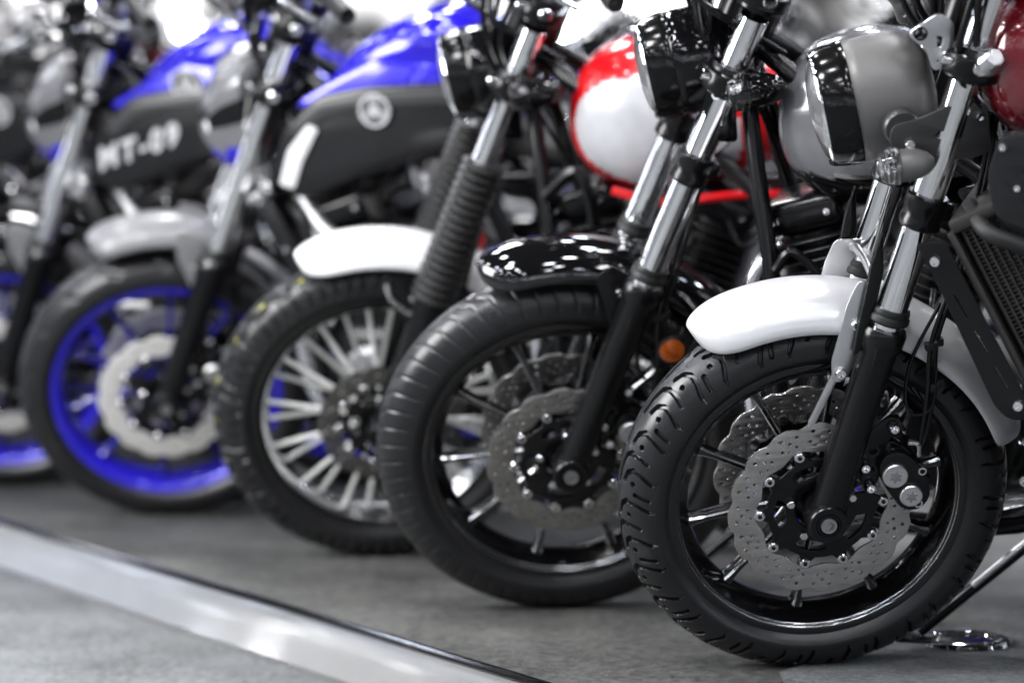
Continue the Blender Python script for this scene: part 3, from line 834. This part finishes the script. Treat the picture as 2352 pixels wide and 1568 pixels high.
    if kind=='naked':
        m=MB(); ang=math.atan2(.12,.25)
        Mr=T(.375,0,.345)@Matrix.Rotation(-ang,4,'Y')
        box(m,(.045,.24,.24),Mr,'engine_black',.004)
        for q in (-.125,.125): box(m,(.055,.26,.02),Mr@T(0,0,q),'cast_aluminium',.006)
        for sd in (-1,1):
            tube(m,[(.40,sd*.12,.44),(.43,sd*.15,.42),(.46,sd*.14,.33),(.50,sd*.12,.28)],.014,'black_matte',10)
            tube(m,[(.36,sd*.125,.24),(.40,sd*.14,.20),(.47,sd*.13,.19)],.011,'cast_aluminium',10)
            for q in (-.1,0,.1): bolt(m,.375-.48*q,sd*.122,.345+q,.006,'chrome',sd)
        m.obj('radiator',root,B)
    if kind=='roadster':
        m=MB()
        ang=math.atan2(.12,.25)
        Mr=T(.352,0,.345)@Matrix.Rotation(-ang,4,'Y')
        box(m,(.105,.29,.29),Mr@T(.035,0,.0),'radiator_core',.002)
        for i in range(44):
            box(m,(.098,.302,.0022),Mr@T(.035,0,-.142+i*.0066),'radiator_frame',.0005,1)
        for i in range(9):
            box(m,(.003,.308,.286),Mr@T(-.010+i*.0112,0,0),'radiator_frame',.0005,1)
        box(m,(.12,.322,.022),Mr@T(.035,0,.155),'radiator_frame',.006)
        box(m,(.12,.322,.022),Mr@T(.035,0,-.155),'radiator_frame',.006)
        for q in (-.028,.098): box(m,(.012,.318,.30),Mr@T(q,0,0),'radiator_frame',.004)
        for q in (-.13,-.05,.05,.13):
            for sd in (-1,1):
                p=Mr@Vector((.098,0,q)); bolt(m,p.x,sd*.159,p.z,.005,'chrome',sd,.005)
        RD=m.obj('radiator',root,B)
        for sd in (-1,1):
            m=MB()
            g=[(.213,.452),(.256,.460),(.264,.44),(.368,.222),(.385,.205),(.37,.185),(.345,.185),(.325,.205),(.230,.425)]
            sl=[]
            for t in (.3,.55,.8):
                cx,cz=.243+.115*t,.425-.22*t; d=Vector((.12,-.22)).normalized(); p=Vector((-d.y,d.x))
                sl.append([tuple(Vector((cx,cz))+d*a_+p*b_) for a_,b_ in ((-.02,-.002),(.02,-.002),(.02,.002),(-.02,.002))])
            plate(m,rnd(g,.012,3),sl,.005,.0012,XZ(sd*.168),'black_satin')
            for (bx,bz) in ((.242,.428),(.360,.208)): bolt(m,bx,sd*.171,bz,.0085,'chrome',sd)
            m.obj('radiator_guard',RD)
        m=MB(); tube(m,[(.285,-.12,.50),(.32,-.175,.475),(.37,-.18,.455),(.43,-.16,.42)],.013,'black_matte',12); m.obj('coolant_hose',root,B)
        for sd in (-1,1):
            m=MB()
            pl=rnd([(.345,.615),(.325,.555),(.335,.500),(.37,.455),(.44,.44),(.60,.44),(.64,.58),(.50,.63)],.018,4)
            vents=[]
            for i in range(4):
                vents.append(rnd([(.372,.488+i*.024),(.44,.50+i*.024),(.44,.510+i*.024),(.372,.500+i*.024)],.002,2))
            plate(m,pl,vents,.02,.006,XZ(sd*.160),'dark_panel')
            box(m,(.26,.05,.16),T(.49,sd*.12,.53),'engine_black',.02)
            for i in range(3): bolt(m,.345+.02*i,sd*.168,.60-.06*i,.006,'chrome',sd)
            m.obj('air_scoop',root,B)
    return root

bikes=[]
bikes.append(build_bike(dict(kind='roadster',seed=1,x=.482,y=4.527,rake=19,R=.315,w=.120,rimR=.232,tread='street',NT=1800,NP=150,
    Lsplit=.335,fender=(.374,.350,-31,80,.080,.060,'silver_paint',.13,.1),head=(.048,.652),hk=.95,shell='bucket_grey',sig=(.125,.588),sigL=.60,sigy=.135,
    label='custom roadster with satin silver fender, grey headlight and dark red tank')))
bikes.append(build_bike(dict(kind='cruiser',seed=2,x=.0926,y=5.056,rake=25,R=.335,w=.105,rimR=.246,tread='cruiser',NT=1200,NP=60,spa=.0,dR=.143,dri=.100,disc='disc_mid',
    Lsplit=.38,clampL=.575,fender=(.402,.398,-18.5,62,.074,.055,'black_lacquer',.17,.15),head=(.206,.700),hk=.90,sig=(.345,.69),sigL=.70,
    label='black cruiser motorcycle with glossy black fender and grey tank')))
bikes.append(build_bike(dict(kind='scrambler',seed=3,x=-.2625,y=5.669,rake=25,R=.335,w=.105,rimR=.246,tread='dual',NT=900,NP=48,spokes='wire',disc='disc_dark',wb=1.62,
    Lsplit=.32,fender=(.390,.385,-20,82,.074,.052,'white_paint',.16,.1),head=(.214,.694),hk=.88,sig=(.345,.69),sigL=.70,rearmat='white_paint',
    label='scrambler with white fender, wire spokes and red and white tank')))
nk=dict(kind='naked',rake=25,R=.325,w=.115,rimR=.245,tread='none',NT=360,NP=30,rim='blue_rim',disc='disc_bright',nsp=10,Lsplit=.36,
    head=(.175,.625),sig=(.30,.52),sigy=.16,rise=.06)
b4=dict(nk); b4.update(seed=4,x=-.765,y=6.283,tankmat='blue_paint',fender=(.402,.412,-18,36,.072,.05,'grey_paint',.2,.2),label='naked motorcycle with blue rims, blue tank and grey fender'); bikes.append(build_bike(b4))
b5=dict(nk); b5.update(seed=5,x=-1.216,y=6.785,tankmat='blue_paint',text='MT-09',fender=(.400,.40,-20,36,.072,.05,'black_lacquer',.2,.2),label='naked motorcycle with blue tank and lettering on its dark side panel'); bikes.append(build_bike(b5))
b6=dict(nk); b6.update(seed=6,x=-1.72,y=7.35,tankmat='black_lacquer',accent='blue_paint',fender=(.400,.40,-20,36,.072,.05,'black_lacquer',.2,.2),label='black naked motorcycle with blue accents in the row'); bikes.append(build_bike(b6))

bpy.context.view_layer.update()
def copy_tree(ob, parent=None):
    n=ob.copy(); COL.objects.link(n)
    if parent: n.parent=parent          # the basis transform is copied with the object
    for c in list(ob.children): copy_tree(c,n)
    return n
desc={2:'scrambler with red and white tank',1:'black cruiser with round headlight',3:'blue naked motorcycle',4:'dark and blue naked motorcycle',5:'black naked motorcycle',0:'silver fendered roadster'}
for i,k in enumerate([1,5,2,1]):
    n=copy_tree(bikes[k]); n.matrix_local=T(-2.17-.44*i,7.95+.60*i,0)@Matrix.Rotation(-PSI,4,'Z')@Matrix.Rotation(LEAN,4,'X')
    n['label']=desc[k]+' far down the same row'; n['group']='motorcycles lined up on the show stage'
for i,k in enumerate([1,5,0,1,5,1,0,5,1,5]):
    n=copy_tree(bikes[k]); n.matrix_local=T(1.75-.43*i,7.2+.44*i,0)@Matrix.Rotation(-PSI-rad(4*(i%2)),4,'Z')@Matrix.Rotation(LEAN,4,'X')
    n['label']=desc[k]+' standing in the row behind'; n['group']='motorcycles in the second display row'
for i,k in enumerate([5,1,0,5,1]):
    n=copy_tree(bikes[k]); n.matrix_local=T(-.35-.50*i,8.75+.42*i,0)@Matrix.Rotation(-PSI-rad(12),4,'Z')@Matrix.Rotation(LEAN,4,'X')
    n['label']=desc[k]+' standing between the two rows'; n['group']='motorcycles in the second display row'

# ------------------------------------------------------------------ setting
def sheet(name, pts, z, mat):
    me=bpy.data.meshes.new(name); me.from_pydata([(p[0],p[1],z) for p in pts],[],[tuple(range(len(pts)))])
    me.materials.append(MATS[mat]); ob=bpy.data.objects.new(name,me); COL.objects.link(ob); ob['kind']='structure'; return ob
P0=Vector((.05,4.45)); e=Vector((.547,-.837)).normalized(); nout=Vector((-.837,-.547)).normalized()
def P(t,o=0): q=P0+e*t+nout*o; return (q.x,q.y)
HS=.095
sheet('floor',[(-60,-10),(60,-10),(60,70),(-60,70)],-HS,'carpet_light')
sheet('stage',[P(-50),P(5),(40,P(5)[1]),(40,46)],0,'carpet_dark')
sheet('carpet_strip',[(.431,4.53),(.94,5.16),(3.2,7.9),(8,5),(5,1.5),(.41,3.6)],.004,'carpet_light')
mb=MB()
prof=[(0.002,-.004),(.010,-.008),(.014,-.02),(.022,-.052),(.032,-HS+.006),(.044,-HS+.001)]
v=[];f=[]
for t in np.linspace(-45,5,60):
    for (o,z) in prof: q=P(t,o); v.append((q[0],q[1],z))
for i in range(59):
    for j in range(len(prof)-1): k=len(prof); f.append((i*k+j,i*k+j+1,(i+1)*k+j+1,(i+1)*k+j))
mb.add(v,f,'fascia_grey'); ob=mb.obj('stage_edge'); ob['kind']='structure'
mb=MB()
v=[];f=[]
pr=[(-.008,.001),(-.008,.003),(-.003,.0045),(.003,.004),(.008,-.001),(.009,-.007),(.006,-.007)]
for t in np.linspace(-45,5,60):
    for (o,z) in pr: q=P(t,o); v.append((q[0],q[1],z))
fm=[]
for i in range(59):
    for j in range(len(pr)-1): k=len(pr); f.append((i*k+j,i*k+j+1,(i+1)*k+j+1,(i+1)*k+j)); fm.append('black_gloss' if j!=2 else 'trim_metal')
mb.add(v,f,fm); ob=mb.obj('edge_trim'); ob['kind']='structure'
mb=MB()
lathe(mb,[(.0,.004),(.050,.004),(.056,.009),(.070,.010),(.077,.006),(.079,.0005),(0,.0005)],'chrome',None,64)
ob=mb.obj('floor_dish',None,T(.770,4.78,.005)); ob['label']='thin round chrome dish lying on the grey carpet'; ob['category']='dish'

# ------------------------------------------------------------------ world & lamps
w=bpy.data.worlds.new('World'); scene.world=w; w.use_nodes=True
nt=w.node_tree; N=nt.nodes; L=nt.links; bg=N['Background']
tc=N.new('ShaderNodeTexCoord'); sx=N.new('ShaderNodeSeparateXYZ'); L.new(tc.outputs['Generated'],sx.inputs[0])
def math_(op,a,b=None,c=None):
    n=N.new('ShaderNodeMath'); n.operation=op
    for i,x in enumerate((a,b,c)):
        if x is None: continue
        if isinstance(x,(int,float)): n.inputs[i].default_value=x
        else: L.new(x,n.inputs[i])
    return n.outputs[0]
def mapr(x,a,b,c,d):
    n=N.new('ShaderNodeMapRange'); n.inputs['From Min'].default_value=a; n.inputs['From Max'].default_value=b; n.inputs['To Min'].default_value=c; n.inputs['To Max'].default_value=d
    L.new(x,n.inputs['Value']); return n.outputs['Result']
X,Y,Z=sx.outputs
zc=math_('MAXIMUM',Z,.06)
cx=N.new('ShaderNodeCombineXYZ'); L.new(math_('DIVIDE',X,zc),cx.inputs[0]); L.new(math_('DIVIDE',Y,zc),cx.inputs[1])
vo=N.new('ShaderNodeTexVoronoi'); vo.voronoi_dimensions='2D'; vo.inputs['Scale'].default_value=1.9; vo.inputs['Randomness'].default_value=.45
L.new(cx.outputs[0],vo.inputs['Vector'])
dots=math_('MULTIPLY',mapr(vo.outputs['Distance'],.075,.10,1,0),mapr(Z,.30,.45,0,1))
v3=N.new('ShaderNodeTexVoronoi'); v3.inputs['Scale'].default_value=62; L.new(tc.outputs['Generated'],v3.inputs['Vector'])
hz=math_('MULTIPLY',math_('GREATER_THAN',Z,-.06),mapr(Z,.12,.25,1,0))
sc=N.new('ShaderNodeSeparateColor'); L.new(v3.outputs['Color'],sc.inputs[0])
br=math_('POWER',sc.outputs[0],2.0)
hd=math_('MULTIPLY',math_('MULTIPLY',math_('LESS_THAN',v3.outputs['Distance'],.22),hz),br)
no=N.new('ShaderNodeTexNoise'); no.inputs['Scale'].default_value=18; no.inputs['Detail'].default_value=3; L.new(tc.outputs['Generated'],no.inputs['Vector'])
nb_=N.new('ShaderNodeTexNoise'); nb_.inputs['Scale'].default_value=3.2; nb_.inputs['Detail'].default_value=2; L.new(tc.outputs['Generated'],nb_.inputs['Vector'])
big=math_('MAXIMUM',mapr(nb_.outputs['Fac'],.47,.53,.05,1.5),mapr(Y,.88,.95,0,1.5))
hp_=math_('MULTIPLY',math_('MULTIPLY',mapr(no.outputs['Fac'],.48,.54,0.03,1),hz),big)
tot=math_('ADD',math_('ADD',math_('MULTIPLY',dots,108),math_('MULTIPLY',hd,60)),math_('ADD',math_('MULTIPLY',hp_,1.5),.022))
L.new(tot,bg.inputs['Strength'])
n5=N.new('ShaderNodeTexNoise'); n5.inputs['Scale'].default_value=9; L.new(tc.outputs['Generated'],n5.inputs['Vector'])
cr=N.new('ShaderNodeValToRGB'); cr.color_ramp.elements[0].position=.48; cr.color_ramp.elements[0].color=(.98,.98,1,1)
cr.color_ramp.elements[1].position=.62; cr.color_ramp.elements[1].color=(.66,.76,1,1)
L.new(n5.outputs['Fac'],cr.inputs['Fac']); L.new(cr.outputs['Color'],bg.inputs['Color'])

def area(name,loc,tgt,sx_,sy_,e_,col=(1,1,1)):
    l=bpy.data.lights.new(name,'AREA'); l.shape='RECTANGLE'; l.size=sx_; l.size_y=sy_; l.energy=e_; l.color=col
    o=bpy.data.objects.new(name,l); COL.objects.link(o); o.location=loc
    o.rotation_euler=(Vector(tgt)-Vector(loc)).to_track_quat('-Z','Y').to_euler(); return o
area('ceiling_lamp',(-1.6,3.0,3.6),(.1,5.0,.3),.5,.5,75)
area('ceiling_lamp',(1.0,5.0,3.6),(.4,4.9,.3),.5,.5,50)
area('ceiling_lamp',(-.9,7.6,3.6),(-.6,6.5,.3),.5,.5,80)
area('tread_softbox',(-2.3,4.3,1.5),(.1,4.6,.3),1.2,1.4,115)  # added softbox out of view at left, for the sheen on the tyre tread

# ------------------------------------------------------------------ camera
cam=bpy.data.cameras.new('camera'); co=bpy.data.objects.new('camera',cam); COL.objects.link(co)
co.location=(0,0,.895); co.rotation_euler=(rad(90-4.52),0,0)
cam.lens=100; cam.sensor_width=36; cam.clip_end=300
cam.dof.use_dof=True; cam.dof.focus_distance=4.42; cam.dof.aperture_fstop=1.65
scene.camera=co
scene.view_settings.view_transform='Standard'; scene.view_settings.look='None'; scene.view_settings.exposure=0
